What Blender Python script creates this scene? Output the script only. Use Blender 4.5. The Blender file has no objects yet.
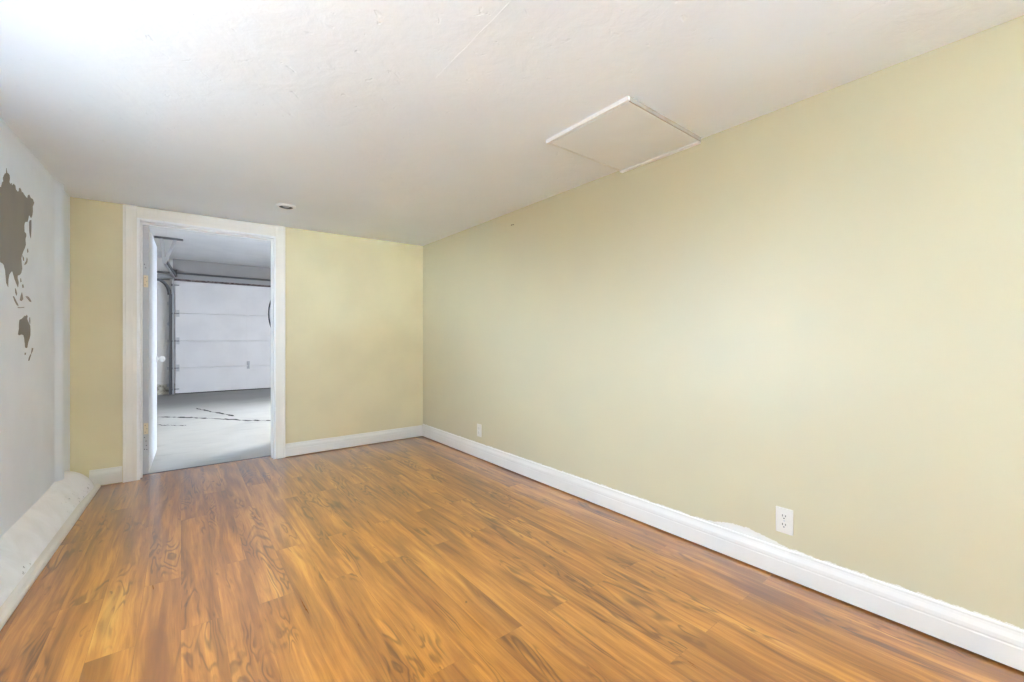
import bpy, bmesh, math, random
from mathutils import Vector
random.seed(7)
C = bpy.context.scene
COL = C.collection

# ------------------------------------------------------------------ camera
cam_d = bpy.data.cameras.new('camera')
cam = bpy.data.objects.new('camera', cam_d); COL.objects.link(cam)
cam_d.sensor_fit = 'HORIZONTAL'; cam_d.sensor_width = 36.0
cam_d.lens = 418.0/1024.0*36.0
cam_d.clip_start = 0.02; cam_d.clip_end = 200
cam.location = (0, 0, 1.08)
cam.rotation_euler = (math.pi/2, 0, -math.atan2(331.0, 418.0))
C.camera = cam

# ------------------------------------------------------------------ view, world, daylight
C.view_settings.view_transform = 'Standard'
C.view_settings.look = 'None'
C.view_settings.gamma = 1.0
C.view_settings.use_curve_mapping = False
C.view_settings.exposure = 2.06
C.cycles.use_denoising = True
C.cycles.max_bounces = 12
C.cycles.diffuse_bounces = 8
C.cycles.caustics_reflective = False
C.cycles.caustics_refractive = False
C.cycles.sample_clamp_indirect = 8.0

W = bpy.data.worlds.new('world'); C.world = W
W.use_nodes = True
bg = W.node_tree.nodes['Background']
bg.inputs['Color'].default_value = (0.66, 0.90, 1.25, 1)
bg.inputs['Strength'].default_value = 5.6

def sun(name, direction, strength, colour, angle=0.5):
    d = bpy.data.lights.new(name, 'SUN'); d.energy = strength; d.color = colour
    d.angle = math.radians(angle)
    o = bpy.data.objects.new(name, d); COL.objects.link(o)
    o.rotation_euler = Vector(direction).to_track_quat('-Z', 'Y').to_euler()
    return o
sun('sun', (0.04, -0.16, -0.98), 105.0, (0.66, 0.91, 1.27))

FILL_LAMP = 9.0      # added unseen uplighter, watts
def portal(name, loc, direction, w, h):
    d = bpy.data.lights.new(name, 'AREA'); d.shape = 'RECTANGLE'; d.size = w; d.size_y = h
    d.cycles.is_portal = True
    o = bpy.data.objects.new(name, d); COL.objects.link(o)
    o.location = loc
    o.rotation_euler = Vector(direction).to_track_quat('-Z', 'Z').to_euler()
    return o

# ------------------------------------------------------------------ room dimensions (metres)
XR, YB, YG, YR = 2.157, 4.354, 4.49, -2.6     # right wall, back wall (room side / garage side), rear wall
GZ, GC, GY, GXL, GXR = -0.08, 2.875, 11.75, -1.4, 4.2   # garage floor, ceiling, far wall, sides
DL, DR, DT = -0.25, 0.664, 2.018              # door opening
def ceil_z(x, y): return 2.122 + .0136*(x+.63) + .0037*(y-4.354)
def xl(y): return -.657 + .026*(y-2.99)       # left wall face
WIN = [(1.30, 2.58, 0.80, 1.72)]   # windows of the left wall: y0, y1, z0, z1
REAR_FILL = (.3, 1.1, 0.85, 1.95)
RIGHT_FILL = (-2.5, -1.1, .70, 1.90)                    # added fill window of the right wall behind the view: y0, y1, z0, z1                # added fill opening of the rear wall: x0, x1, z0, z1
GWIN = (6.6, 8.0, GZ, 1.95)                   # side opening of the garage
for i, (a, b, c, d) in enumerate(WIN):
    portal('window_portal', (xl((a+b)/2)-.21, (a+b)/2, (c+d)/2), (1, 0, 0), b-a, d-c)
portal('right_portal', (XR+.16, (RIGHT_FILL[0]+RIGHT_FILL[1])/2, (RIGHT_FILL[2]+RIGHT_FILL[3])/2), (-1, 0, 0), RIGHT_FILL[1]-RIGHT_FILL[0], RIGHT_FILL[3]-RIGHT_FILL[2])
portal('rear_portal', ((REAR_FILL[0]+REAR_FILL[1])/2, YR-.16, (REAR_FILL[2]+REAR_FILL[3])/2), (0, 1, 0), REAR_FILL[1]-REAR_FILL[0], REAR_FILL[3]-REAR_FILL[2])
portal('side_opening_portal', (GXR+.16, (GWIN[0]+GWIN[1])/2, (GWIN[2]+GWIN[3])/2), (-1, 0, 0), GWIN[1]-GWIN[0], GWIN[3]-GWIN[2])

# ------------------------------------------------------------------ material helpers
class NT:
    def __init__(s, name):
        s.m = bpy.data.materials.new(name); s.m.use_nodes = True
        s.t = s.m.node_tree; s.n = s.t.nodes; s.l = s.t.links
        s.b = s.n['Principled BSDF']
        s.co = s.n.new('ShaderNodeTexCoord').outputs['Object']
    def put(s, sock, v):
        if isinstance(v, bpy.types.NodeSocket): s.l.new(v, sock)
        elif v is not None:
            if isinstance(v, (tuple, list)) and len(v) == 3 and sock.type == 'RGBA': v = (*v, 1)
            sock.default_value = v
    def math(s, op, a, b=None, c=None, clamp=False):
        n = s.n.new('ShaderNodeMath'); n.operation = op; n.use_clamp = clamp
        s.put(n.inputs[0], a); s.put(n.inputs[1], b); s.put(n.inputs[2], c)
        return n.outputs[0]
    def vmath(s, op, a, b=None):
        n = s.n.new('ShaderNodeVectorMath'); n.operation = op
        s.put(n.inputs[0], a); s.put(n.inputs[1], b)
        return n.outputs[0]
    def sep(s, v=None):
        n = s.n.new('ShaderNodeSeparateXYZ'); s.l.new(v or s.co, n.inputs[0]); return n.outputs
    def comb(s, x, y, z):
        n = s.n.new('ShaderNodeCombineXYZ')
        s.put(n.inputs[0], x); s.put(n.inputs[1], y); s.put(n.inputs[2], z); return n.outputs[0]
    def noise(s, vec, scale=1, detail=3, rough=.5, dist=0):
        n = s.n.new('ShaderNodeTexNoise')
        s.put(n.inputs['Vector'], vec); n.inputs['Scale'].default_value = scale
        n.inputs['Detail'].default_value = detail; n.inputs['Roughness'].default_value = rough
        n.inputs['Distortion'].default_value = dist
        return n.outputs['Fac']
    def ramp(s, f, stops, interp='LINEAR'):
        n = s.n.new('ShaderNodeValToRGB'); s.put(n.inputs[0], f)
        n.color_ramp.interpolation = interp
        e = n.color_ramp.elements
        while len(e) < len(stops): e.new(.5)
        for k, (p, c) in zip(e, stops):
            k.position = p; k.color = (*c, 1) if isinstance(c, (tuple, list)) else (c, c, c, 1)
        return n.outputs[0]
    def mix(s, f, a, b, mode='MIX'):
        n = s.n.new('ShaderNodeMix'); n.data_type = 'RGBA'; n.blend_type = mode
        s.put(n.inputs[0], f); s.put(n.inputs[6], a); s.put(n.inputs[7], b)
        return n.outputs[2]
    def smooth(s, v, lo, hi):
        n = s.n.new('ShaderNodeMapRange'); n.interpolation_type = 'SMOOTHSTEP'
        s.put(n.inputs[0], v); s.put(n.inputs[1], lo); s.put(n.inputs[2], hi)
        return n.outputs[0]
    def bump(s, h, strength=.2, dist=.01, normal=None):
        n = s.n.new('ShaderNodeBump'); n.inputs['Strength'].default_value = strength
        n.inputs['Distance'].default_value = dist
        s.l.new(h, n.inputs['Height'])
        if normal: s.l.new(normal, n.inputs['Normal'])
        return n.outputs[0]
    def done(s, col, rough=.5, normal=None, metal=0, spec=None):
        s.put(s.b.inputs['Base Color'], col); s.put(s.b.inputs['Roughness'], rough)
        s.b.inputs['Metallic'].default_value = metal
        if spec is not None: s.b.inputs['Specular IOR Level'].default_value = spec
        if normal: s.l.new(normal, s.b.inputs['Normal'])
        return s.m

def lin(r, g, b):
    f = lambda c: (c/255/12.92) if c/255 <= .04045 else ((c/255+.055)/1.055)**2.4
    return (f(r), f(g), f(b))

def paint(name, col, rough=.45, bump=.06, scale=60, var=.02):
    t = NT(name)
    n = t.noise(t.co, scale, 4, .6)
    big = t.noise(t.co, 2.5, 3)
    c2 = tuple(c*(1-var*3) for c in col)
    return t.done(t.mix(t.smooth(big, .35, .7), col, c2), rough, t.bump(n, bump, .004))

def metal(name, col, rough=.4, metallic=.9, wear=.15):
    t = NT(name)
    n = t.noise(t.co, 40, 4, .6)
    return t.done(t.mix(n, col, tuple(c*(1-wear) for c in col)), t.math('MULTIPLY_ADD', n, .2, rough-.1), None, metallic)

# ---- wood plank floor
def floor_material():
    t = NT('honey_plank_vinyl')
    x, y, z = t.sep()
    br = t.n.new('ShaderNodeTexBrick')
    br.offset = .37; br.offset_frequency = 2; br.squash = 1
    t.l.new(t.comb(y, x, 0), br.inputs['Vector'])
    br.inputs['Color1'].default_value = (0, 0, 0, 1); br.inputs['Color2'].default_value = (1, 1, 1, 1)
    br.inputs['Mortar'].default_value = (.5, .5, .5, 1)
    br.inputs['Scale'].default_value = 1; br.inputs['Mortar Size'].default_value = .0005
    br.inputs['Mortar Smooth'].default_value = .3; br.inputs['Bias'].default_value = 0
    br.inputs['Brick Width'].default_value = 1.22; br.inputs['Row Height'].default_value = .127
    r = t.sep(br.outputs['Color'])[0]
    seam = br.outputs['Fac']
    off = t.vmath('MULTIPLY', t.comb(r, r, r), (23.7, 41.3, 11.9))
    wv = t.vmath('ADD', t.vmath('MULTIPLY', t.co, (4.0, 1.6, 1)), off)
    wander = t.math('MULTIPLY', t.math('SUBTRACT', t.noise(wv, 1, 2), .5), .05)
    p = t.vmath('ADD', t.comb(t.math('ADD', x, wander), y, 0), off)
    broad = t.noise(t.vmath('MULTIPLY', p, (11, 1.1, 1)), 1, 3, .55, .5)
    streak = t.noise(t.vmath('MULTIPLY', p, (52, 2.2, 1)), 1, 4, .62, .25)
    fine = t.noise(t.vmath('MULTIPLY', p, (210, 10, 1)), 1, 3, .6)
    # cathedral figure: contours of a stretched noise, only where the figured zones are
    fig = t.noise(t.vmath('MULTIPLY', p, (10, 1.7, 1)), 1, 2.5, .5, .6)
    rings = t.math('FRACT', t.math('MULTIPLY', fig, 11.0))
    line = t.math('MULTIPLY', t.smooth(rings, .25, .62), t.math('SUBTRACT', 1, t.smooth(rings, .66, .90)))
    zone = t.smooth(t.noise(t.vmath('MULTIPLY', p, (7.5, 1.5, 1)), 1, 2, .5, .7), .50, .62)
    v = t.math('MULTIPLY_ADD', streak, .42, t.math('MULTIPLY', broad, .58))
    v = t.math('ADD', v, t.math('MULTIPLY', t.math('SUBTRACT', r, .5), .06))
    base = t.ramp(v, [(.34, FL[0]), (.48, FL[1]), (.60, FL[2]), (.76, FL[3])])
    base = t.mix(t.math('MULTIPLY', t.smooth(fine, .50, .72), .26), base, FL[0])
    brown = t.smooth(t.noise(t.vmath('MULTIPLY', p, (8, .9, 1)), 1, 3, .55, .6), .52, .66)
    base = t.mix(t.math('MULTIPLY', brown, .68), base, FL[0])
    col = t.mix(t.math('MULTIPLY', t.math('MULTIPLY', zone, line), .55), base, FL[4])
    knots = t.smooth(t.noise(t.vmath('MULTIPLY', p, (20, 7, 1)), 1, 2, .5, 1.2), .70, .78)
    col = t.mix(t.math('MULTIPLY', knots, .6), col, FL[4])
    col = t.mix(t.math('MULTIPLY', seam, .32), col, FL[4])
    h = t.math('SUBTRACT', t.math('MULTIPLY', fine, .12), seam)
    t.b.inputs['Coat Weight'].default_value = 1.0; t.b.inputs['Coat IOR'].default_value = 1.6; t.b.inputs['Coat Roughness'].default_value = .21
    return t.done(col, t.math('MULTIPLY_ADD', streak, .12, .24), t.bump(h, .10, .002), 0, .5)
FL = [lin(122, 70, 20), lin(165, 101, 33), lin(197, 129, 48), lin(219, 160, 76), lin(66, 36, 11)]

def right_wall_material():
    t = NT('pale_yellow_wall_paint')
    x, y, z = t.sep()
    n = t.noise(t.co, 55, 4, .6)
    big = t.noise(t.co, 1.6, 3)
    col = t.mix(t.smooth(big, .35, .7), WALLC, tuple(c*f for c, f in zip(WALLC, (.965, .97, .99))))
    # white trim paint smeared above the baseboard
    edge = t.math('MULTIPLY_ADD', t.math('SUBTRACT', t.noise(t.comb(0, y, 0), 14, 4, .7), .5), .030, .137)
    d = t.math('ABSOLUTE', t.math('SUBTRACT', y, .90))
    hump = t.math('MULTIPLY', t.math('SUBTRACT', 1, t.smooth(d, .02, .22)), .030)
    top = t.math('ADD', edge, hump)
    top = t.math('ADD', top, t.math('MULTIPLY', t.noise(t.co, 70, 2), .008))
    smear = t.math('LESS_THAN', z, top)
    col = t.mix(smear, col, lin(228, 222, 210))
    # little scuffs
    sc = t.smooth(t.noise(t.vmath('MULTIPLY', t.co, (1, 9, 22)), 1, 2, .5), .80, .84)
    col = t.mix(t.math('MULTIPLY', sc, .25), col, lin(150, 138, 108))
    return t.done(col, .44, t.bump(n, .03, .003), 0, .42)

def ceiling_material():
    t = NT('trowelled_white_plaster')
    n1 = t.noise(t.co, 7, 4, .55, .6)
    n2 = t.noise(t.co, 34, 4, .6, .4)
    pits = t.smooth(t.noise(t.co, 17, 2, .5, .8), .66, .78)
    h = t.math('ADD', t.math('MULTIPLY', n1, 1.0), t.math('MULTIPLY', n2, .25))
    h = t.math('SUBTRACT', h, t.math('MULTIPLY', pits, .5))
    big = t.noise(t.co, 1.2, 3)
    col = t.mix(t.smooth(big, .35, .7), CEIL, tuple(c*.955 for c in CEIL))
    return t.done(col, .6, t.bump(h, .26, .02))

def curb_material():
    t = NT('scuffed_white_plaster_curb')
    x, y, z = t.sep()
    a = t.noise(t.co, 5, 4, .6, .5)
    col = t.mix(t.smooth(a, .38, .68), lin(246, 245, 243), lin(236, 234, 230))
    band = t.math('MULTIPLY', t.smooth(z, .02, .05), t.math('SUBTRACT', 1, t.smooth(z, .07, .11)))
    sp = t.smooth(t.noise(t.co, 34, 3, .7), .62, .67)
    zone = t.smooth(t.noise(t.co, 3.4, 2), .54, .60)
    m = t.math('MULTIPLY', t.math('MULTIPLY', sp, zone), band)
    col = t.mix(t.math('MULTIPLY', m, .85), col, lin(78, 66, 54))
    return t.done(col, .5, t.bump(t.noise(t.co, 14, 3, .5), .10, .008))

def concrete_material():
    t = NT('stained_garage_concrete')
    a = t.noise(t.co, 1.1, 4, .6, .4)
    b = t.noise(t.vmath('MULTIPLY', t.co, (2, 9, 1)), 1, 4, .6)
    c = t.noise(t.co, 40, 4, .7)
    col = t.ramp(a, [(.3, lin(192, 192, 188)), (.6, lin(213, 212, 207))])
    col = t.mix(t.math('MULTIPLY', t.smooth(b, .55, .75), .25), col, lin(140, 140, 140))
    col = t.mix(t.math('MULTIPLY', c, .10), col, lin(110, 110, 110))
    x, y, z = t.sep()
    # concrete gets darker towards the overhead door
    far_tone = t.smooth(t.math('ADD', y, t.math('MULTIPLY', a, 1.6)), 8.9, 11.0)
    col = t.mix(t.math('MULTIPLY', far_tone, .80), col, lin(84, 83, 85))
    return t.done(col, .55, t.bump(c, .1, .004))

def garage_wall_material():
    t = NT('grey_garage_wall')
    x, y, z = t.sep()
    a = t.noise(t.co, 4, 4, .6)
    col = t.mix(a, lin(226, 223, 220), lin(210, 207, 205))
    low = t.math('SUBTRACT', 1, t.smooth(t.math('MULTIPLY_ADD', a, .12, z), .18, .22))
    foot = t.ramp(t.noise(t.co, 12, 4, .7, .6), [(.35, lin(112, 104, 92)), (.5, lin(184, 178, 164)), (.65, lin(208, 202, 190))])
    col = t.mix(low, col, foot)
    return t.done(col, .7, t.bump(a, .1, .006))

def seal_material():
    t = NT('dirty_brown_seal')
    n = t.noise(t.vmath('MULTIPLY', t.co, (14, 14, 40)), 1, 4, .7)
    col = t.ramp(n, [(.35, lin(58, 48, 46)), (.5, lin(104, 88, 86)), (.62, lin(150, 142, 140))])
    return t.done(col, .8)

def decal_material():
    t = NT('taupe_vinyl_decal')
    a = t.noise(t.vmath('MULTIPLY', t.co, (1, 5, 1.6)), 1, 3, .5)
    col = t.mix(t.smooth(a, .35, .7), lin(128, 121, 109), lin(112, 109, 104))
    return t.done(col, .42)

WALLC = lin(203, 191, 155)
WHITE = lin(228, 221, 208)
CEIL = lin(235, 241, 246)
M = dict(
    floor=floor_material(), rwall=right_wall_material(),
    bwall=paint('yellow_wall_paint', lin(220, 205, 163), .5, .05, 55),
    lwall=paint('pale_grey_wall_paint', lin(236, 243, 250), .5, .08, 40),
    ceiling=ceiling_material(), trim=paint('white_trim_paint', WHITE, .35, .05, 30),
    casing=paint('cream_casing_paint', lin(238, 231, 217), .38, .05, 30),
    jamb=paint('bright_white_gloss', lin(244, 242, 238), .3, .03, 30),
    leaf=paint('white_door_paint', lin(240, 241, 243), .35, .03, 25),
    edge=paint('grey_door_edge', lin(196, 197, 201), .5, .04, 40),
    curb=curb_material(), concrete=concrete_material(), gwall=garage_wall_material(),
    gceil=paint('grey_garage_ceiling', lin(218, 215, 212), .7, .05, 20),
    gdoor=paint('white_steel_door_panel', lin(224, 221, 221), .4, .05, 80),
    galv=metal('galvanised_steel', (.55, .55, .57), .5, .55),
    dsteel=metal('dark_steel', (.16, .16, .17), .5, .5),
    brass=paint('cream_painted_hinge', lin(228, 212, 182), .35, .05, 60),
    plastic=paint('white_outlet_plastic', lin(222, 215, 202), .3, .0, 30),
    slot=paint('dark_slot', (.03, .027, .025), .6, 0, 30),
    black=paint('black_rubber', (.02, .02, .022), .5, .03, 60),
    crack=paint('dark_crack', (.012, .012, .013), .9, .2, 60),
    seal=seal_material(), decal=decal_material(),
    grey=paint('grey_board', lin(168, 167, 168), .7, .05, 30),
    hatch_shade=paint('shaded_hatch_edge', lin(165, 156, 140), .8, .1, 60),  # darker tone holding the shade of the hatch's near edge
    hatch=paint('white_hatch_paint', lin(232, 235, 234), .5, .06, 40),
    ground=paint('outdoor_paving', lin(206, 203, 196), .9, .2, 20),
    asphalt=paint('dark_asphalt', lin(92, 92, 94), .9, .2, 20),
    dgrey=paint('dull_grey_header_paint', lin(168, 165, 164), .7, .05, 20),
    yard=paint('dark_gravel', lin(52, 46, 38), .9, .3, 60),
    path=paint('grey_paving', lin(150, 147, 141), .9, .2, 20),
    enamel=paint('white_fixture_enamel', lin(238, 237, 234), .3, 0, 20),
    baffle=paint('dark_light_baffle', (.05, .048, .045), .6, 0, 20),
    nail=metal('dark_nail', (.07, .06, .05), .5, .5),
)

# ------------------------------------------------------------------ geometry helpers
def obj(name, bm, mat, parent=None, bevel=0, smooth=False, segs=2):
    me = bpy.data.meshes.new(name)
    bmesh.ops.recalc_face_normals(bm, faces=bm.faces)
    if smooth:
        for f in bm.faces: f.smooth = True
    bm.to_mesh(me); bm.free()
    o = bpy.data.objects.new(name, me); COL.objects.link(o)
    me.materials.append(mat)
    if parent:
        o.parent = parent
        o.matrix_parent_inverse = parent.matrix_world.inverted()
    if bevel:
        b = o.modifiers.new('bevel', 'BEVEL'); b.width = bevel; b.segments = segs
        b.limit_method = 'ANGLE'; b.angle_limit = math.radians(40)
    return o
def tag(o, label, cat, group=None, kind=None):
    o['label'] = label; o['category'] = cat
    if group: o['group'] = group
    if kind: o['kind'] = kind
    return o
def struct(o, label=None, cat=None):
    o['kind'] = 'structure'
    if label: o['label'] = label
    if cat: o['category'] = cat
    return o
def empty(name, loc, label, cat, group=None):
    o = bpy.data.objects.new(name, None); COL.objects.link(o); o.location = loc
    o.empty_display_size = .1
    bpy.context.view_layer.update()
    return tag(o, label, cat, group)

def hexa(bm, v8):
    """v8: four bottom corners (ccw) then four top corners."""
    v = [bm.verts.new(p) for p in v8]
    for f in ((3, 2, 1, 0), (4, 5, 6, 7), (0, 1, 5, 4), (1, 2, 6, 5), (2, 3, 7, 6), (3, 0, 4, 7)):
        bm.faces.new([v[i] for i in f])
def box(bm, x0, x1, y0, y1, z0, z1):
    hexa(bm, [(x0, y0, z0), (x1, y0, z0), (x1, y1, z0), (x0, y1, z0), (x0, y0, z1), (x1, y0, z1), (x1, y1, z1), (x0, y1, z1)])
    return bm
def B(*a): return box(bmesh.new(), *a)
def sweep(bm, rings, closed=True, caps=True):
    """rings: list of lists of points (same count); closed: the ring itself is a loop."""
    vs = [[bm.verts.new(p) for p in r] for r in rings]
    n = len(rings[0])
    for a, b in zip(vs, vs[1:]):
        for i in range(n if closed else n-1):
            j = (i+1) % n
            bm.faces.new((a[i], a[j], b[j], b[i]))
    if caps and closed:
        bm.faces.new(vs[0][::-1]); bm.faces.new(vs[-1])
    return bm
def tube(bm, pts, r, seg=10):
    pts = [Vector(p) for p in pts]
    rings = []
    up = Vector((0, 0, 1))
    t0 = (pts[1]-pts[0]).normalized()
    if abs(t0.dot(up)) > .9: up = Vector((1, 0, 0))
    nrm = (up - t0*up.dot(t0)).normalized()
    for i, p in enumerate(pts):
        t = (pts[min(i+1, len(pts)-1)] - pts[max(i-1, 0)]).normalized()
        nrm = (nrm - t*nrm.dot(t)).normalized()
        bn = t.cross(nrm)
        rr = r[i] if isinstance(r, (list, tuple)) else r
        rings.append([p + (nrm*math.cos(a)+bn*math.sin(a))*rr for a in [2*math.pi*k/seg for k in range(seg)]])
    return sweep(bm, rings)
def bar(bm, pts, w, h, side):
    """rectangular section run along pts; side = direction of the width w."""
    pts = [Vector(p) for p in pts]; rings = []
    for i, p in enumerate(pts):
        t = (pts[min(i+1, len(pts)-1)] - pts[max(i-1, 0)]).normalized()
        s = Vector(side); s = (s - t*s.dot(t)).normalized(); u = t.cross(s)
        rings.append([p - s*w/2 - u*h/2, p + s*w/2 - u*h/2, p + s*w/2 + u*h/2, p - s*w/2 + u*h/2])
    return sweep(bm, rings)
def lathe(bm, prof, centre, axis='z', seg=28, flip=1):
    """prof: (radius, offset along axis)."""
    c = Vector(centre); rings = []
    for k in range(seg):
        a = 2*math.pi*k/seg; r = []
        for (q, h) in prof:
            u, v = q*math.cos(a), q*math.sin(a)
            d = {'z': (u, v, h*flip), 'x': (h*flip, u, v), 'y': (u, h*flip, v)}[axis]
            r.append(c + Vector(d))
        rings.append(r)
    rings.append(rings[0])
    vs = [[bm.verts.new(p) for p in r] for r in rings[:-1]]
    n = len(prof)
    for k in range(seg):
        a, b = vs[k], vs[(k+1) % seg]
        for i in range(n-1):
            bm.faces.new((a[i], a[i+1], b[i+1], b[i]))
    bmesh.ops.remove_doubles(bm, verts=bm.verts, dist=1e-5)
    return bm

# ------------------------------------------------------------------ room shell
# floor
bm = bmesh.new()
box(bm, -.95, XR+.2, YR-.2, YB, -.12, 0)
box(bm, DL-.03, DR+.03, YB, YG-.003, -.12, 0)
struct(obj('floor', bm, M['floor']), 'honey brown wood plank floor', 'floor')

# ceiling slab: follows the slightly tilted ceiling
bm = bmesh.new()
c4 = [(-1.0, YR-.2), (XR+.2, YR-.2), (XR+.2, YB), (-1.0, YB)]
hexa(bm, [(x, y, ceil_z(x, y)) for x, y in c4] + [(x, y, ceil_z(x, y)+.15) for x, y in c4])
ceiling = struct(obj('ceiling', bm, M['ceiling']), 'white hand trowelled plaster ceiling', 'ceiling')
# taped plaster seam in the ceiling
bm = bmesh.new()
rings = []
for k in range(13):
    f = k/12; x = .801-.002*f + random.uniform(-.002, .002); y = .55+.95*f; w = .0045*(1-.6*f); z = ceil_z(x, y)
    rings.append([(x-w, y, z+.001), (x-w*.4, y, z-.0007), (x+w*.4, y, z-.0007), (x+w, y, z+.001)])
sweep(bm, rings)
obj('plaster_seam', bm, M['ceiling'], ceiling)

def wallprism(bm, pl, z0, z1):
    """plan quad pl (4 points) from z0 to z1; z1 None = up to the ceiling."""
    t = [(x, y, ceil_z(x, y) if z1 is None else z1) for x, y in pl]
    hexa(bm, [(x, y, z0) for x, y in pl] + t)

# right wall
bm = bmesh.new()
def rwpiece(y0, y1, z0, z1): wallprism(bm, [(XR, y0), (XR+.15, y0), (XR+.15, y1), (XR, y1)], z0, z1)
q0, q1, q2, q3 = RIGHT_FILL
rwpiece(YR, q0, -.1, None); rwpiece(q1, YB, -.1, None); rwpiece(q0, q1, -.1, q2); rwpiece(q0, q1, q3, None)
struct(obj('wall_right', bm, M['rwall']), 'long pale yellow wall on the right', 'wall')
# rear wall behind the camera
bm = bmesh.new()
rx0, rx1, rz0, rz1 = REAR_FILL
def rpiece(x0, x1, z0, z1): wallprism(bm, [(x0, YR-.15), (x1, YR-.15), (x1, YR), (x0, YR)], z0, z1)
rpiece(-.95, rx0, -.1, None); rpiece(rx1, XR+.15, -.1, None); rpiece(rx0, rx1, -.1, rz0); rpiece(rx0, rx1, rz1, None)
struct(obj('wall_rear', bm, M['bwall']), 'plain yellow wall behind the viewer', 'wall')
# left wall: windows behind the view, rounded ridge near the back corner
bm = bmesh.new()
def lpiece(y0, y1, z0, z1):
    wallprism(bm, [(xl(y0)-.2, y0), (xl(y0), y0), (xl(y1), y1), (xl(y1)-.2, y1)], z0, z1)
(b0, b1, bz0, bz1), = WIN
lpiece(YR, b0, -.1, None); lpiece(b1, 3.0, -.1, None); lpiece(3.0, 3.55, -.1, None)
for (y0, y1, z0, z1) in WIN:
    lpiece(y0, y1, -.1, z0); lpiece(y0, y1, z1, None)
pl = [(3.55, xl(3.55)), (3.80, -.6400), (3.93, -.6410), (3.955, -.638), (3.98, -.630), (4.00, -.6225), (4.02, -.6165), (4.04, -.6135), (4.055, -.6135), (4.068, -.617), (4.077, -.624), (4.082, -.637), (4.15, -.636), (YB, -.629)]
for (y0, x0), (y1, x1) in zip(pl, pl[1:]):
    wallprism(bm, [(x0-.2, y0), (x0, y0), (x1, y1), (x1-.2, y1)], -.1, None)
struct(obj('wall_left', bm, M['lwall']), 'pale grey wall on the left with a rounded ridge by the corner', 'wall')

# back wall with the doorway
bm = bmesh.new()
box(bm, -1.6, DL-.02, YB, YG, -.12, GC)
box(bm, DR+.02, GXR+.15, YB, YG, -.12, GC)
box(bm, DL-.02, DR+.02, YB, YG, DT+.02, GC)
struct(obj('wall_back', bm, M['bwall']), 'yellow end wall around the doorway', 'wall')

# windows of the left wall (behind the view)
for k, (y0, y1, z0, z1) in enumerate(WIN):
    bm = bmesh.new(); xm = xl((y0+y1)/2)-.10
    fw = .05
    box(bm, xm-.03, xm+.03, y0, y0+fw, z0, z1); box(bm, xm-.03, xm+.03, y1-fw, y1, z0, z1)
    box(bm, xm-.03, xm+.03, y0+fw, y1-fw, z0, z0+fw); box(bm, xm-.03, xm+.03, y0+fw, y1-fw, z1-fw, z1)
    box(bm, xm-.015, xm+.015, (y0+y1)/2-.015, (y0+y1)/2+.015, z0+fw, z1-fw)
    struct(obj('window_%d' % (k+1), bm, M['jamb']), 'white window in the left wall just outside the view', 'window')

bm = bmesh.new()
for y0, y1 in ((q0, q0+.05), (q1-.05, q1)): box(bm, XR+.05, XR+.11, y0, y1, q2, q3)
for z0, z1 in ((q2, q2+.05), (q3-.05, q3)): box(bm, XR+.05, XR+.11, q0+.05, q1-.05, z0, z1)
box(bm, XR+.065, XR+.095, (q0+q1)/2-.015, (q0+q1)/2+.015, q2+.05, q3-.05)
struct(obj('window_3', bm, M['jamb']), 'added white window in the right wall, unseen, lighting the left side', 'window')  # added window, out of view, brightens the left wall and floor
bm = bmesh.new(); ym = YR-.08
for x0, x1 in ((rx0, rx0+.06), ((rx0+rx1)/2-.05, (rx0+rx1)/2+.05), (rx1-.06, rx1)): box(bm, x0, x1, ym-.03, ym+.03, rz0, rz1)
for x0, x1 in ((rx0+.06, (rx0+rx1)/2-.05), ((rx0+rx1)/2+.05, rx1-.06)):
    box(bm, x0, x1, ym-.03, ym+.03, rz0, rz0+.08); box(bm, x0, x1, ym-.03, ym+.03, rz1-.06, rz1)
struct(obj('window_2', bm, M['jamb']), 'added white framed window behind the viewer, unseen, for fill light', 'window')  # added window, out of view, gives soft fill from behind

# ------------------------------------------------------------------ baseboards
def base_profile(h):      # (distance from wall, height)
    return [(0, .008), (.0165, .008), (.0165, h*.56), (.0150, h*.60), (.0158, h*.64), (.0145, h*.74), (.0095, h*.86), (.0075, h*.93), (.0078, h*.97), (.0055, h), (0, h)]
bm = bmesh.new(); P = base_profile(.135)
ys = [YR+.001+ (YB-YR-.002)*k/60 for k in range(61)]
sweep(bm, [[(XR-d, y, z) for d, z in P] for y in ys])
struct(obj('baseboard_right', bm, M['trim']), 'long white moulded baseboard along the right wall', 'baseboard')
bm = bmesh.new(); P = base_profile(.125)
sweep(bm, [[(x, YB-d, z) for d, z in P] for x in (DR+.094, 1.2, 1.7, XR-.0166)])
struct(obj('baseboard_back', bm, M['trim']), 'white baseboard on the end wall right of the doorway', 'baseboard')
bm = bmesh.new()
sweep(bm, [[(x, YB-d, z) for d, z in P] for x in (-.53, -.40, DL-.103)])
struct(obj('baseboard_back_left', bm, M['trim']), 'short white baseboard left of the doorway', 'baseboard')

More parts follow.
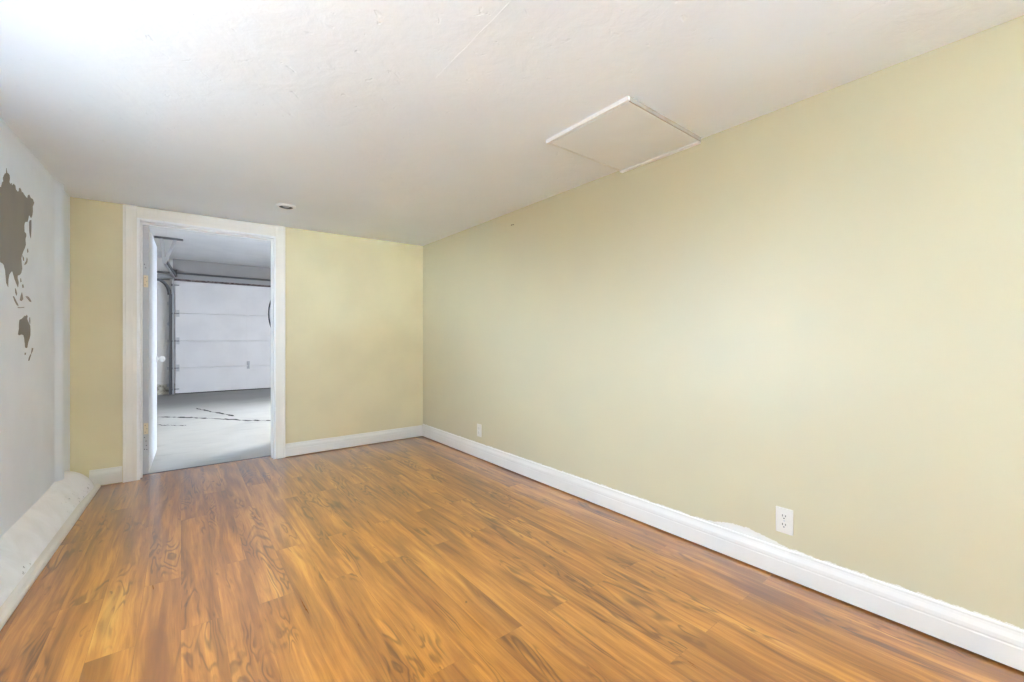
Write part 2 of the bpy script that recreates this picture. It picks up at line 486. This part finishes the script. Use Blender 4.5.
# ------------------------------------------------------------------ plaster curb along the left wall, with its toe strip
def curb_section(f, b, xw, xf, h):
    """f 0..1 along the section from wall to floor; b bulge 0..1."""
    # straight slope with softened top, blended into a quarter ellipse
    sx = xw + (xf-xw)*f; sz = h*(1-f)
    sx += .004*math.sin(math.pi*f); sz += .004*math.sin(math.pi*f)
    a = f*math.pi/2
    ex = xw + (xf-xw)*math.sin(a); ez = h*math.cos(a)
    return (sx*(1-b)+ex*b, sz*(1-b)+ez*b)
def toe_x(y): return -.528 + (y-2.404)*(.061/1.91)
bm = bmesh.new(); rings = []
ny = 70
for k in range(ny+1):
    y = YR+.002 + (4.335-YR-.002)*k/ny if k < 50 else None
ylist = [YR+.002 + (3.70-YR)*k/40 for k in range(41)] + [3.80, 3.90, 3.98, 4.05, 4.11, 4.16, 4.20, 4.235, 4.265, 4.29, 4.31, 4.325, 4.335, 4.342]
for y in ylist:
    b = .02 + .88*max(0, min(1, (y-3.75)/.45))
    s = 1.0
    if y > 4.18:
        q = (y-4.18)/(4.345-4.18); s = math.sqrt(max(.02, 1-q*q))
    xw = xl(min(y, 3.6))-.004; xf = toe_x(y)-.016; h = .172*(.55+.45*s)*(1+.06*math.exp(-((y-4.15)/.08)**2))
    xf = xw+(xf-xw)*(.62+.38*s)
    sec = [curb_section(i/14, b, xw, xf, h) for i in range(15)]
    rings.append([(x, y, z) for x, z in sec] + [(xw-.012, y, -.002), (xw-.012, y, h)])
sweep(bm, rings)
struct(obj('trim_1', bm, M['curb'], smooth=True), 'sloping scuffed white plaster curb at the foot of the left wall', 'curb')
bm = bmesh.new(); rings = []
for y in (YR+.002, 0, 2, 3, 4.0, 4.318):
    x = toe_x(y)
    rings.append([(x-.03, y, 0), (x, y, 0), (x+.0005, y, .010), (x-.005, y, .021), (x-.016, y, .029), (x-.034, y, .032)])
sweep(bm, rings)
struct(obj('trim_2', bm, M['trim']), 'thin white toe strip edging the plaster curb', 'trim')

# ------------------------------------------------------------------ doorway: jamb, stops, casing
bm = bmesh.new()
box(bm, DL-.02, DL, YB-.010, YG+.002, 0, DT+.02); box(bm, DR, DR+.02, YB-.010, YG+.002, 0, DT+.02)
box(bm, DL, DR, YB-.010, YG+.002, DT, DT+.02)
jamb = struct(obj('trim_3', bm, M['jamb'], bevel=.0015), 'white door jamb lining the doorway with its casing', 'door frame')
bm = bmesh.new()
box(bm, DL, DL+.011, 4.40, 4.435, .001, DT); box(bm, DR-.011, DR, 4.40, 4.435, .001, DT); box(bm, DL+.011, DR-.011, 4.40, 4.435, DT-.011, DT)
obj('door_stop', bm, M['jamb'], jamb)
CP = [(0, 0), (0, .020), (.012, .0205), (.018, .0175), (.050, .0155), (.056, .0165), (.074, .0125), (.080, .009), (.080, 0)]   # (across from outer edge, thickness)
def casing_v(xo, sgn):
    bm = bmesh.new(); r0, r1 = [], []
    for a, tk in CP:
        x = xo + sgn*a
        r0.append((x, YB-tk, .001)); r1.append((x, YB-tk, ceil_z(x, YB)-.001))
    sweep(bm, [r0, r1]); return bm
obj('casing', casing_v(DL-.098, 1), M['casing'], jamb)
obj('casing', casing_v(DR+.094, -1), M['casing'], jamb)
bm = bmesh.new(); rings = []
x0, x1 = DL-.018, DR+.014
for x in (x0, x1):
    zt = ceil_z(x, YB)-.006
    zb = DT+.017
    rings.append([(x, YB-tk*.9, zt - (zt-zb)*a/.080) for a, tk in CP])
sweep(bm, rings)
obj('casing', bm, M['casing'], jamb)
# floor edge strip in the doorway
struct(obj('trim_4', B(DL+.001, DR-.001, YG-.003, YG+.010, GZ, .003), M['dsteel']), 'dark edge strip at the end of the wood floor in the doorway', 'threshold')

# ------------------------------------------------------------------ door leaf, open into the garage
door = struct(empty('door_1', (DL+.006, YG, .006), 'white flush door standing open into the garage', 'door'))
ang = math.radians(1.25)
def dl(u, v):     # u along the leaf, v thickness towards +x
    ca, sa = math.cos(ang), math.sin(ang)
    return (DL+.006 + v*ca + u*sa, YG+.004 - v*sa*0 + u*ca)
def leafbox(bm, u0, u1, v0, v1, z0, z1):
    p = [dl(u0, v0), dl(u0, v1), dl(u1, v1), dl(u1, v0)]
    hexa(bm, [(x, y, z0) for x, y in p] + [(x, y, z1) for x, y in p]); return bm
obj('leaf', leafbox(bmesh.new(), 0.001, .905, 0, .0385, .006, 2.010), M['leaf'], door, bevel=.0015)
he = obj('hinge_edge', leafbox(bmesh.new(), -.0008, .001, .001, .0375, .008, 2.008), M['edge'], door); he['label'] = 'grey hinge edge'  # thin sheet, greyer than the leaf, over its hinge end
for z0, z1, m in ((1.515, 1.612, 'brass'), (.325, .415, 'brass')):
    h = obj('hinge', leafbox(bmesh.new(), -.0030, -.0008, .005, .036, z0, z1), M[m], door, bevel=.001)
    h['label'] = 'cream painted hinge leaf'
    bm = bmesh.new()
    kx, ky = dl(-.004, .001)
    tube(bm, [(kx, ky, z0), (kx, ky, z1)], .006, 10)
    obj('hinge_knuckle', bm, M['galv'], h, smooth=False)
    for q in (.2, .5, .8):
        cx, cy = dl(-.003, .021+(.006 if q == .5 else -.004))
        bm = bmesh.new(); lathe(bm, [(0, .0012), (.0022, .0008), (.0026, 0), (0, 0)], (cx, cy, z0+(z1-z0)*q), 'y', 10, -1)
        obj('screw', bm, M['nail'], h)
# old screw holes and latch scars on the edge
for (v, z) in ((.012, 1.70), (.020, 1.672), (.013, .300), (.022, .270), (.024, .235), (.013, .205), (.027, .202)):
    obj('screw_hole', leafbox(bmesh.new(), -.0018, -.0006, v-.0028, v+.0028, z-.003, z+.003), M['slot'], door)
kx, ky = dl(.845, .0385)
bm = bmesh.new()
lathe(bm, [(0, 0), (.031, 0), (.031, .004), (.024, .008), (.011, .010), (.010, .020), (.016, .024), (.0235, .031), (.0268, .040), (.0270, .046), (.0245, .055), (.018, .0625), (.009, .066), (0, .067)], (kx, ky, .905), 'x', 24)
obj('knob', bm, M['enamel'], door, smooth=True)['label'] = 'round white knob'
kx, ky = dl(.845, 0)
bm = bmesh.new()
lathe(bm, [(0, 0), (.031, 0), (.031, .004), (.024, .008), (.011, .010), (.010, .020), (.016, .024), (.0235, .031), (.0268, .040), (.0270, .046), (.0245, .055), (.018, .0625), (.009, .066), (0, .067)], (kx, ky, .905), 'x', 24, -1)
obj('knob', bm, M['enamel'], door, smooth=True)

# ------------------------------------------------------------------ garage shell
gfl = struct(obj('floor_garage', B(GXL-.2, GXR+.2, YG, GY+.2, GZ-.15, GZ), M['concrete']), 'cracked pale concrete garage floor beyond the doorway', 'floor')
struct(obj('ceiling_garage', B(GXL-.2, GXR+.2, YB, GY+.2, GC, GC+.15), M['gceil']), 'grey garage ceiling', 'ceiling')
struct(obj('wall_garage_far', B(GXL-.2, GXR+.2, GY+.02, GY+.2, GZ-.15, GC), M['gwall']), 'grey far garage wall around the overhead door', 'wall')
struct(obj('wall_garage_left', B(GXL-.2, GXL, YG, GY+.02, GZ, GC), M['gwall']), 'grey garage side wall hidden behind the open door', 'wall')
bm = bmesh.new()
gy0, gy1, gz0, gz1 = GWIN
box(bm, GXR, GXR+.15, YG, gy0, GZ, GC); box(bm, GXR, GXR+.15, gy1, GY+.02, GZ, GC); box(bm, GXR, GXR+.15, gy0, gy1, gz1, GC)
struct(obj('wall_garage_right', bm, M['gwall']), 'garage side wall with an open doorway to outdoors', 'wall')
struct(obj('ground', B(-30, 4.3, -30, YR-.2, -.50, -.30), M['ground']), 'pale paved ground outdoors behind the house', 'ground')
struct(obj('path', B(XR+.2, 4.3, YR-.2, YB, -.50, -.30), M['path']), 'grey paved path outdoors along the right wall', 'path')
struct(obj('side_yard', B(-30, -1.0, YR-.2, 40, -.50, -.30), M['yard']), 'dark gravel yard outdoors along the left wall', 'ground')
struct(obj('driveway', B(4.36, 40, -30, 40, -.50, -.30), M['asphalt']), 'dark asphalt driveway outdoors', 'driveway')
struct(obj('wall_garage_shadow_caster', B(.90, 1.02, YG, 5.42, GZ, GC), M['gwall']), 'added unseen short wall casting the shadow wedge on the garage floor', 'wall')  # added wall, out of view, shapes the shadow wedge on the slab
# added tube lamp, unseen right of the view, to light the slab
fl = empty('fill_tube_lamp', (3.6, 6.4, GC), 'added unseen white tube lamp brightening the garage floor and door', 'lamp')
bm = bmesh.new()
hexa(bm, [(3.54, 5.8, GC-.06), (3.66, 5.8, GC-.06), (3.66, 7.0, GC-.06), (3.54, 7.0, GC-.06), (3.51, 5.78, GC), (3.69, 5.78, GC), (3.69, 7.02, GC), (3.51, 7.02, GC)])
obj('housing', bm, M['enamel'], fl)
ld = bpy.data.lights.new('fill_tube_light', 'AREA'); ld.shape = 'RECTANGLE'; ld.size = .1; ld.size_y = 1.16; ld.energy = 31; ld.color = (1.0, .91, .76)
lo = bpy.data.objects.new('fill_tube_light', ld); COL.objects.link(lo); lo.location = (3.6, 6.4, GC-.068)

# cracks in the slab
def crack(pts, w):
    bm = bmesh.new(); rings = []
    P = []
    for (a, b) in zip(pts, pts[1:]):
        n = 10
        for k in range(n): P.append((a[0]+(b[0]-a[0])*k/n, a[1]+(b[1]-a[1])*k/n))
    P.append(pts[-1])
    for i, (x, y) in enumerate(P):
        x += random.uniform(-.01, .01); y += random.uniform(-.03, .03)
        ww = w*random.choice((.15, .5, .7, .9))*(0.3 if i in (0, len(P)-1) else 1)
        rings.append([(x-ww*.3, y-ww, GZ-.0005), (x+ww*.3, y-ww, GZ+.0008), (x+ww*.3, y+ww, GZ+.0008), (x-ww*.3, y+ww, GZ-.0005)])
    sweep(bm, rings)
    o = obj('floor_crack', bm, M['crack'], gfl)
crack([(-.287, 8.365), (.05, 8.05), (.375, 7.683)], .055)
crack([(.375, 7.683), (.732, 7.200), (1.018, 6.974), (1.5, 6.7)], .05)
crack([(.189, 9.014), (.40, 8.4), (.64, 7.75)], .06)
crack([(-.249, 7.56), (-.10, 7.40), (.05, 7.28)], .02)

# ------------------------------------------------------------------ overhead garage door
GDL, GDR = -.10, 2.64
gd = empty('garage_door', (1.27, GY, GZ), 'white sectional overhead garage door at the far end of the garage', 'garage door')
zs = [GZ+.012, .488, 1.080, 1.683, 2.330]
zs = [GZ+.012, .490, 1.082, 1.684, 2.400]
FY = GY-.045
for i, (z0, z1) in enumerate(zip(zs, zs[1:])):
    bm = bmesh.new()
    ins = .035
    box(bm, GDL, GDR, FY, GY-.005, z0+.004, z1-.004)
    # shallow raised field with stiles at the ends and middle
    bmesh.ops.bevel(bm, geom=[e for e in bm.edges], offset=.003, segments=1, affect='EDGES')
    p = obj('door_panel', bm, M['gdoor'], gd)
    bm = bmesh.new()
    for x0, x1 in ((GDL+.002, GDL+.085), (1.225, 1.305), (GDR-.085, GDR-.002)):
        box(bm, x0, x1, FY-.006, FY+.001, z0+.008, z1-.008)
    box(bm, GDL+.085, GDR-.085, FY-.003, FY+.001, z0+.010, z0+.045); box(bm, GDL+.085, GDR-.085, FY-.003, FY+.001, z1-.045, z1-.010)
    obj('panel_frame', bm, M['gdoor'], p)
for z in zs[1:-1]:
    for x in (GDL+.045, 1.245, GDR-.045):
        bm = bmesh.new()
        box(bm, x-.028, x+.028, FY-.012, FY-.006, z-.075, z-.008); box(bm, x-.028, x+.028, FY-.012, FY-.006, z+.008, z+.075)
        tube(bm, [(x-.03, FY-.016, z), (x+.03, FY-.016, z)], .009, 8)
        obj('panel_hinge', bm, M['gdoor' if abs(x-1.245) < .1 else 'galv'], gd)
for z in (zs[0]+.10, zs[1], zs[2], zs[3], zs[4]-.10):
    bm = bmesh.new()
    tube(bm, [(GDL-.05, FY-.02, z), (GDL+.07, FY-.02, z)], .008, 8); lathe(bm, [(0, -.012), (.024, -.012), (.024, .012), (0, .012)], (GDL-.055, FY-.02, z), 'x', 14)
    obj('roller', bm, M['dsteel'], gd)
bm = bmesh.new()
box(bm, 1.225, 1.285, FY-.014, FY-.006, .42, .60); tube(bm, [(1.255, FY-.014, .57), (1.255, FY-.05, .56), (1.255, FY-.05, .47), (1.255, FY-.014, .46)], .010, 8)
obj('handle', bm, M['galv'], gd)['label'] = 'grey steel pull handle'
obj('bottom_seal', B(GDL, GDR, FY-.004, GY-.002, GZ, GZ+.016), M['black'], gd)

struct(obj('trim_7', B(-.14, GXR, GY-.012, GY+.02, 2.525, GC), M['dgrey']), 'dull grey header panel under the garage ceiling', 'header panel')
# header: torsion shaft, seal and board above the door
struct(obj('trim_5', B(GXL, GXR, GY-.03, GY+.02, 2.44, 2.525), M['grey']), 'grey header board above the garage door', 'header board')
struct(obj('trim_6', B(GDL-.02, GDR+.02, GY-.05, GY+.02, 2.402, 2.440), M['seal']), 'dirty brown seal strip along the top of the garage door', 'seal')
bm = bmesh.new(); tube(bm, [(-.16, GY-.07, 2.562), (2.75, GY-.07, 2.562)], .020, 12); sh = obj('torsion_shaft', bm, M['dsteel'], gd); sh['label'] = 'dark steel torsion shaft above the door'
bm = bmesh.new()
lathe(bm, [(0, -.035), (.080, -.035), (.085, -.028), (.072, -.022), (.066, .02), (.078, .028), (.078, .034), (0, .034)], (-.10, GY-.07, 2.562), 'x', 22); obj('cable_drum', bm, M['dsteel'], sh)
bm = bmesh.new(); box(bm, -.175, -.150, GY-.10, GY-.036, 2.50, 2.62); obj('bearing_plate', bm, M['galv'], sh)
bm = bmesh.new(); box(bm, -.185, -.145, GY-.045, GY+.018, 2.63, 2.83); obj('end_bracket', bm, M['enamel'], gd, bevel=.004)['label'] = 'white upright mounting block'
# cross bar on the wall to the left of the shaft
bm = bmesh.new(); box(bm, -.62, -.19, GY-.02, GY+.018, 2.545, 2.585); box(bm, -.62, -.19, GY-.02, GY+.018, 2.40, 2.425)
obj('wall_angle', bm, M['dsteel'], gd)

# door track: vertical run, curve, horizontal run, hanger
bm = bmesh.new()
box(bm, -.205, -.198, FY-.055, GY+.02, GZ, 2.10); box(bm, -.205, -.150, FY+.015, FY+.020, GZ, 2.10); box(bm, -.205, -.170, FY-.058, FY-.052, GZ, 2.10)
tr = obj('door_track', bm, M['dsteel'], gd); tr['label'] = 'steel roller track rising to a ceiling hanger'
bm = bmesh.new(); box(bm, -.147, -.118, FY-.03, GY+.02, GZ, 2.44); obj('jamb_angle', bm, M['galv'], tr)
bm = bmesh.new(); pts = []
for k in range(11):
    a = k/10*math.pi/2
    pts.append((-.195 - .20*(1-math.cos(a)), GY-.07-.14*(1-math.cos(a)), 2.08+.30*math.sin(a)))
bar(bm, pts, .05, .045, (1, -1, 0)); obj('curved_track', bm, M['dsteel'], tr)
bm = bmesh.new(); bar(bm, [(-.224, 9.38, 2.440), (-.118, GY-.06, 2.49)], .028, .055, (1, 0, 0)); obj('horizontal_track', bm, M['galv'], tr)
bm = bmesh.new(); bar(bm, [(-.19, 9.39, 2.448), (-.085, GY-.06, 2.498)], .022, .05, (1, 0, 0)); obj('track_lip', bm, M['dsteel'], tr)
for zz in (.12, .49, 1.08, 1.45, 1.9):
    obj('track_bracket', B(-.235, -.195, FY-.01, GY+.02, zz-.03, zz+.03), M['galv'], tr)
hg = obj('ceiling_angle', B(-.36, .03, 9.37, 9.41, GC-.032, GC), M['dsteel'], tr)
for x1, x0 in ((-.075, -.222), (-.265, -.228)):
    bm = bmesh.new(); bar(bm, [(x0, 9.39, 2.42), (x1, 9.39, GC-.01)], .045, .006, (1, 0, 0)); obj('hanger_strap', bm, M['galv'], tr)

# black cable looped on the garage side of the end wall
bm = bmesh.new(); pts = []
for k in range(41):
    a = 2*math.pi*k/40
    pts.append((.749+.100*math.cos(a), YG+.026+.006*math.sin(3*a), 1.335+.21*math.sin(a)))
tube(bm, pts, .0065, 8)
tag(obj('cable', bm, M['black'], smooth=True), 'black looped cable hanging just past the right door jamb in the garage', 'cable')

# ------------------------------------------------------------------ wall decal: map of the world (right-hand part in view)
dec = empty('wall_decal', (xl(2.9), 2.9, 1.4), 'taupe world map decal on the grey left wall', 'wall decal')
DECAL = [
    ('asia_landmass', [(2.989,1.790),(3.003,1.800),(3.014,1.823),(3.029,1.832),(3.024,1.847),(3.036,1.860),(3.048,1.874),(3.063,1.881),(3.068,1.907),(3.076,1.888),(3.094,1.889),(3.109,1.886),(3.113,1.871),(3.105,1.852),(3.121,1.844),(3.133,1.856),(3.145,1.845),(3.161,1.859),(3.178,1.861),(3.191,1.857),(3.195,1.843),(3.207,1.841),(3.220,1.838),(3.240,1.845),(3.246,1.864),(3.259,1.868),(3.273,1.865),(3.282,1.855),(3.304,1.857),(3.323,1.851),(3.346,1.847),(3.375,1.845),(3.384,1.865),(3.406,1.875),(3.424,1.864),(3.444,1.864),(3.464,1.867),(3.490,1.852),(3.464,1.826),(3.467,1.799),(3.454,1.770),(3.434,1.754),(3.419,1.760),(3.406,1.765),(3.394,1.751),(3.384,1.731),(3.370,1.717),(3.351,1.717),(3.332,1.705),(3.323,1.689),(3.327,1.656),(3.351,1.653),(3.356,1.642),(3.341,1.620),(3.349,1.594),(3.332,1.572),(3.309,1.551),(3.295,1.535),(3.282,1.523),(3.270,1.537),(3.288,1.526),(3.277,1.509),(3.284,1.480),(3.291,1.457),(3.277,1.433),(3.250,1.418),(3.224,1.413),(3.221,1.399),(3.238,1.378),(3.228,1.353),(3.200,1.373),(3.180,1.389),(3.160,1.412),(3.147,1.425),(3.128,1.418),(3.106,1.403),(3.093,1.378),(3.090,1.340),(3.066,1.358),(3.060,1.386),(3.054,1.413),(3.036,1.438),(3.018,1.444),(2.989,1.446),(2.941,1.448),(2.907,1.398),(2.862,1.370),(2.819,1.403),(2.798,1.460),(2.748,1.476),(2.699,1.479),(2.671,1.510),(2.690,1.563),(2.644,1.584),(2.617,1.633),(2.644,1.695),(2.690,1.766),(2.748,1.768),(2.798,1.818),(2.851,1.792),(2.918,1.840)]),
    ('island', [(3.404,1.726),(3.419,1.739),(3.439,1.745),(3.441,1.720),(3.439,1.687),(3.431,1.642),(3.416,1.655),(3.406,1.681)]),
    ('island', [(3.370,1.568),(3.381,1.578),(3.391,1.562),(3.377,1.554)]),
    ('island', [(3.366,1.528),(3.377,1.519),(3.373,1.503),(3.354,1.490),(3.324,1.480),(3.339,1.496),(3.358,1.509)]),
    ('island', [(3.295,1.528),(3.317,1.517),(3.321,1.503),(3.306,1.500)]),
    ('island', [(3.263,1.401),(3.273,1.405),(3.281,1.388),(3.266,1.383)]),
    ('island', [(3.291,1.371),(3.306,1.378),(3.317,1.362),(3.299,1.357)]),
    ('island', [(3.187,1.345),(3.200,1.338),(3.214,1.319),(3.207,1.309),(3.190,1.322)]),
    ('island', [(3.157,1.302),(3.170,1.302),(3.197,1.285),(3.224,1.270),(3.235,1.258),(3.211,1.262),(3.180,1.280)]),
    ('island', [(3.270,1.314),(3.288,1.334),(3.299,1.317),(3.306,1.299),(3.281,1.287),(3.256,1.290)]),
    ('island', [(3.216,1.253),(3.259,1.253),(3.322,1.259),(3.324,1.256),(3.242,1.248)]),
    ('island', [(3.343,1.317),(3.370,1.320),(3.397,1.319),(3.432,1.303),(3.440,1.294),(3.412,1.295),(3.381,1.306)]),
    ('australia_landmass', [(3.253,1.189),(3.284,1.196),(3.307,1.204),(3.332,1.214),(3.355,1.213),(3.363,1.221),(3.377,1.214),(3.369,1.198),(3.383,1.187),(3.401,1.176),(3.419,1.164),(3.424,1.141),(3.423,1.112),(3.410,1.093),(3.386,1.073),(3.372,1.045),(3.355,1.042),(3.338,1.047),(3.335,1.064),(3.326,1.092),(3.313,1.111),(3.277,1.114),(3.248,1.109),(3.230,1.114),(3.243,1.141),(3.245,1.168)]),
    ('island', [(3.410,1.207),(3.416,1.210),(3.422,1.189),(3.416,1.172),(3.407,1.183)]),
    ('island', [(3.332,1.018),(3.352,1.018),(3.346,1.008),(3.332,1.006)]),
    ('island', [(3.449,1.042),(3.476,1.039),(3.458,1.020),(3.436,1.008),(3.443,1.025)]),
    ('island', [(3.424,1.006),(3.440,1.008),(3.424,0.992),(3.404,0.973),(3.389,0.974),(3.401,0.990)]),
]
for name, pts in DECAL:
    bm = bmesh.new()
    f = bm.faces.new([bm.verts.new((xl(y)-.0002, y, z)) for y, z in pts])
    r = bmesh.ops.extrude_face_region(bm, geom=[f])
    for v in r['geom']:
        if isinstance(v, bmesh.types.BMVert): v.co.x += .0012
    bmesh.ops.triangulate(bm, faces=bm.faces[:])
    obj(name, bm, M['decal'], dec)

# ------------------------------------------------------------------ ceiling hatch
hz = ceil_z(1.8, 1.35)
ht = empty('ceiling_hatch', (1.82, 1.35, hz), 'square white access hatch in the ceiling against the right wall', 'ceiling hatch')
hx0, hx1, hy0, hy1 = 1.517, 2.140, 1.102, 1.605
bm = bmesh.new(); p4 = [(hx0+.010, hy0+.006), (hx1-.014, hy0+.006), (hx1-.014, hy1-.004), (hx0+.010, hy1-.004)]
hexa(bm, [(x, y, ceil_z(x, y)-.019) for x, y in p4] + [(x, y, ceil_z(x, y)) for x, y in p4]); obj('hatch_panel', bm, M['hatch'], ht, bevel=.002)
def hstrip(x0, x1, y0, y1, d):
    p4 = [(x0, y0), (x1, y0), (x1, y1), (x0, y1)]; bm = bmesh.new()
    hexa(bm, [(x, y, ceil_z(x, y)-d) for x, y in p4] + [(x, y, ceil_z(x, y)) for x, y in p4]); return bm
obj('edge_trim', hstrip(hx0-.006, hx0+.007, hy0, hy1+.012, .0185), M['jamb'], ht, bevel=.001)
obj('edge_trim', hstrip(hx1-.008, XR, hy0+.012, hy1+.012, .024), M['jamb'], ht, bevel=.002)
obj('edge_trim', hstrip(hx0+.008, hx1, hy0-.001, hy0+.005, .021), M['hatch_shade'], ht, bevel=.001)  # near edge: its shade is put into the colour

obj('edge_trim', hstrip(hx0+.009, hx1-.010, hy1+.001, hy1+.011, .0175), M['hatch'], ht, bevel=.001)

# ------------------------------------------------------------------ recessed light
lx, ly = .645, 3.665; lz = ceil_z(lx, ly)
lt = empty('ceiling_light', (lx, ly, lz), 'small round white recessed light in the ceiling near the doorway', 'ceiling light')
bm = bmesh.new(); lathe(bm, [(.046, 0), (.046, -.006), (.050, -.013), (.057, -.012), (.066, -.005), (.068, 0), (.046, 0)], (lx, ly, lz), 'z', 36); obj('trim_ring', bm, M['enamel'], lt, smooth=True)
bm = bmesh.new(); lathe(bm, [(0, -.001), (.047, -.001), (.0475, -.009), (.045, -.009), (.045, -.003), (0, -.003)], (lx, ly, lz), 'z', 32); obj('baffle', bm, M['baffle'], lt)
bm = bmesh.new(); lathe(bm, [(0, -.0095), (.018, -.008), (.026, -.004), (.026, -.002), (0, -.002)], (lx, ly, lz), 'z', 24); obj('lens', bm, M['galv'], lt)

# ------------------------------------------------------------------ added uplighter, unseen, to brighten the ceiling
ux, uy, uz = -.50, .84, 1.10
up = empty('fill_floor_lamp', (ux, uy, 0), 'added slim white uplighter by the left wall, unseen, brightening the ceiling', 'lamp')
bm = bmesh.new(); lathe(bm, [(0, 0), (.125, 0), (.125, .012), (.115, .022), (.02, .030), (0, .030)], (ux, uy, 0), 'z', 32); obj('base', bm, M['enamel'], up, smooth=False)
bm = bmesh.new(); tube(bm, [(ux, uy, .025), (ux, uy, uz-.09)], .012, 14); obj('pole', bm, M['enamel'], up, smooth=True)
bm = bmesh.new(); lathe(bm, [(0, -.09), (.03, -.088), (.09, -.05), (.13, .0), (.145, .045), (.142, .047), (.126, .002), (.086, -.044), (.03, -.080), (0, -.082)], (ux, uy, uz), 'z', 36); obj('fill_lamp_shade', bm, M['enamel'], up, smooth=True)
ld = bpy.data.lights.new('fill_uplight', 'SPOT'); ld.energy = FILL_LAMP; ld.color = (1.0, .95, .88); ld.spot_size = math.radians(160); ld.spot_blend = 1.0; ld.shadow_soft_size = .05
lo = bpy.data.objects.new('fill_uplight', ld); COL.objects.link(lo); lo.location = (ux, uy, uz+.055); lo.rotation_euler = (math.pi, 0, 0)

# ------------------------------------------------------------------ outlets on the right wall
def outlet(yc, zc, label):
    e = empty('wall_outlet', (XR, yc, zc), label, 'outlet', 'white outlets on the right wall')
    obj('cover_plate', B(XR-.0065, XR, yc-.035, yc+.035, zc-.0575, zc+.0575), M['plastic'], e, bevel=.003, segs=3)
    for s in (-1, 1):
        cz = zc + s*.0195
        bm = bmesh.new(); ring0, ring1 = [], []
        for k in range(28):
            a = 2*math.pi*k/28
            y = .0172*math.cos(a); z = max(-.0135, min(.0135, .0172*math.sin(a)))
            ring0.append((XR-.0060, yc+y, cz+z)); ring1.append((XR-.0085, yc+y*.97, cz+z*.97))
        sweep(bm, [ring0, ring1])
        f = obj('receptacle', bm, M['plastic'], e)
        for dy, hh in ((.0062, .0045), (-.0062, .0036)):
            obj('slot', B(XR-.0092, XR-.0080, yc+dy-.0014, yc+dy+.0014, cz+.003-hh+.001, cz+.003+hh+.001), M['slot'], f)
        bm = bmesh.new(); lathe(bm, [(0, 0), (.0026, 0), (.0026, .001), (0, .001)], (XR-.0082, yc, cz-.0075), 'x', 12, -1); obj('ground_hole', bm, M['slot'], f)
    bm = bmesh.new(); lathe(bm, [(0, 0), (.0032, 0), (.0028, .0015), (0, .0018)], (XR-.0064, yc, zc), 'x', 14, -1); obj('screw', bm, M['galv'], e)
    return e
outlet(.722, .262, 'white duplex outlet nearest the viewer, above the paint-smeared baseboard')
outlet(3.205, .257, 'white duplex outlet farthest along the right wall near the back corner')

# small nail pair left high in the right wall
for dy, dz in ((0, 0), (.022, .001)):
    bm = bmesh.new(); lathe(bm, [(0, .010), (.0045, .0095), (.0045, .008), (.002, .0075), (.002, -.004), (0, -.004)], (XR, 2.700+dy, 2.041+dz), 'x', 12, -1)
    tag(obj('nail', bm, M['nail']), 'tiny dark nail of the pair high on the right wall below the ceiling', 'nail', 'nail pair on the right wall')
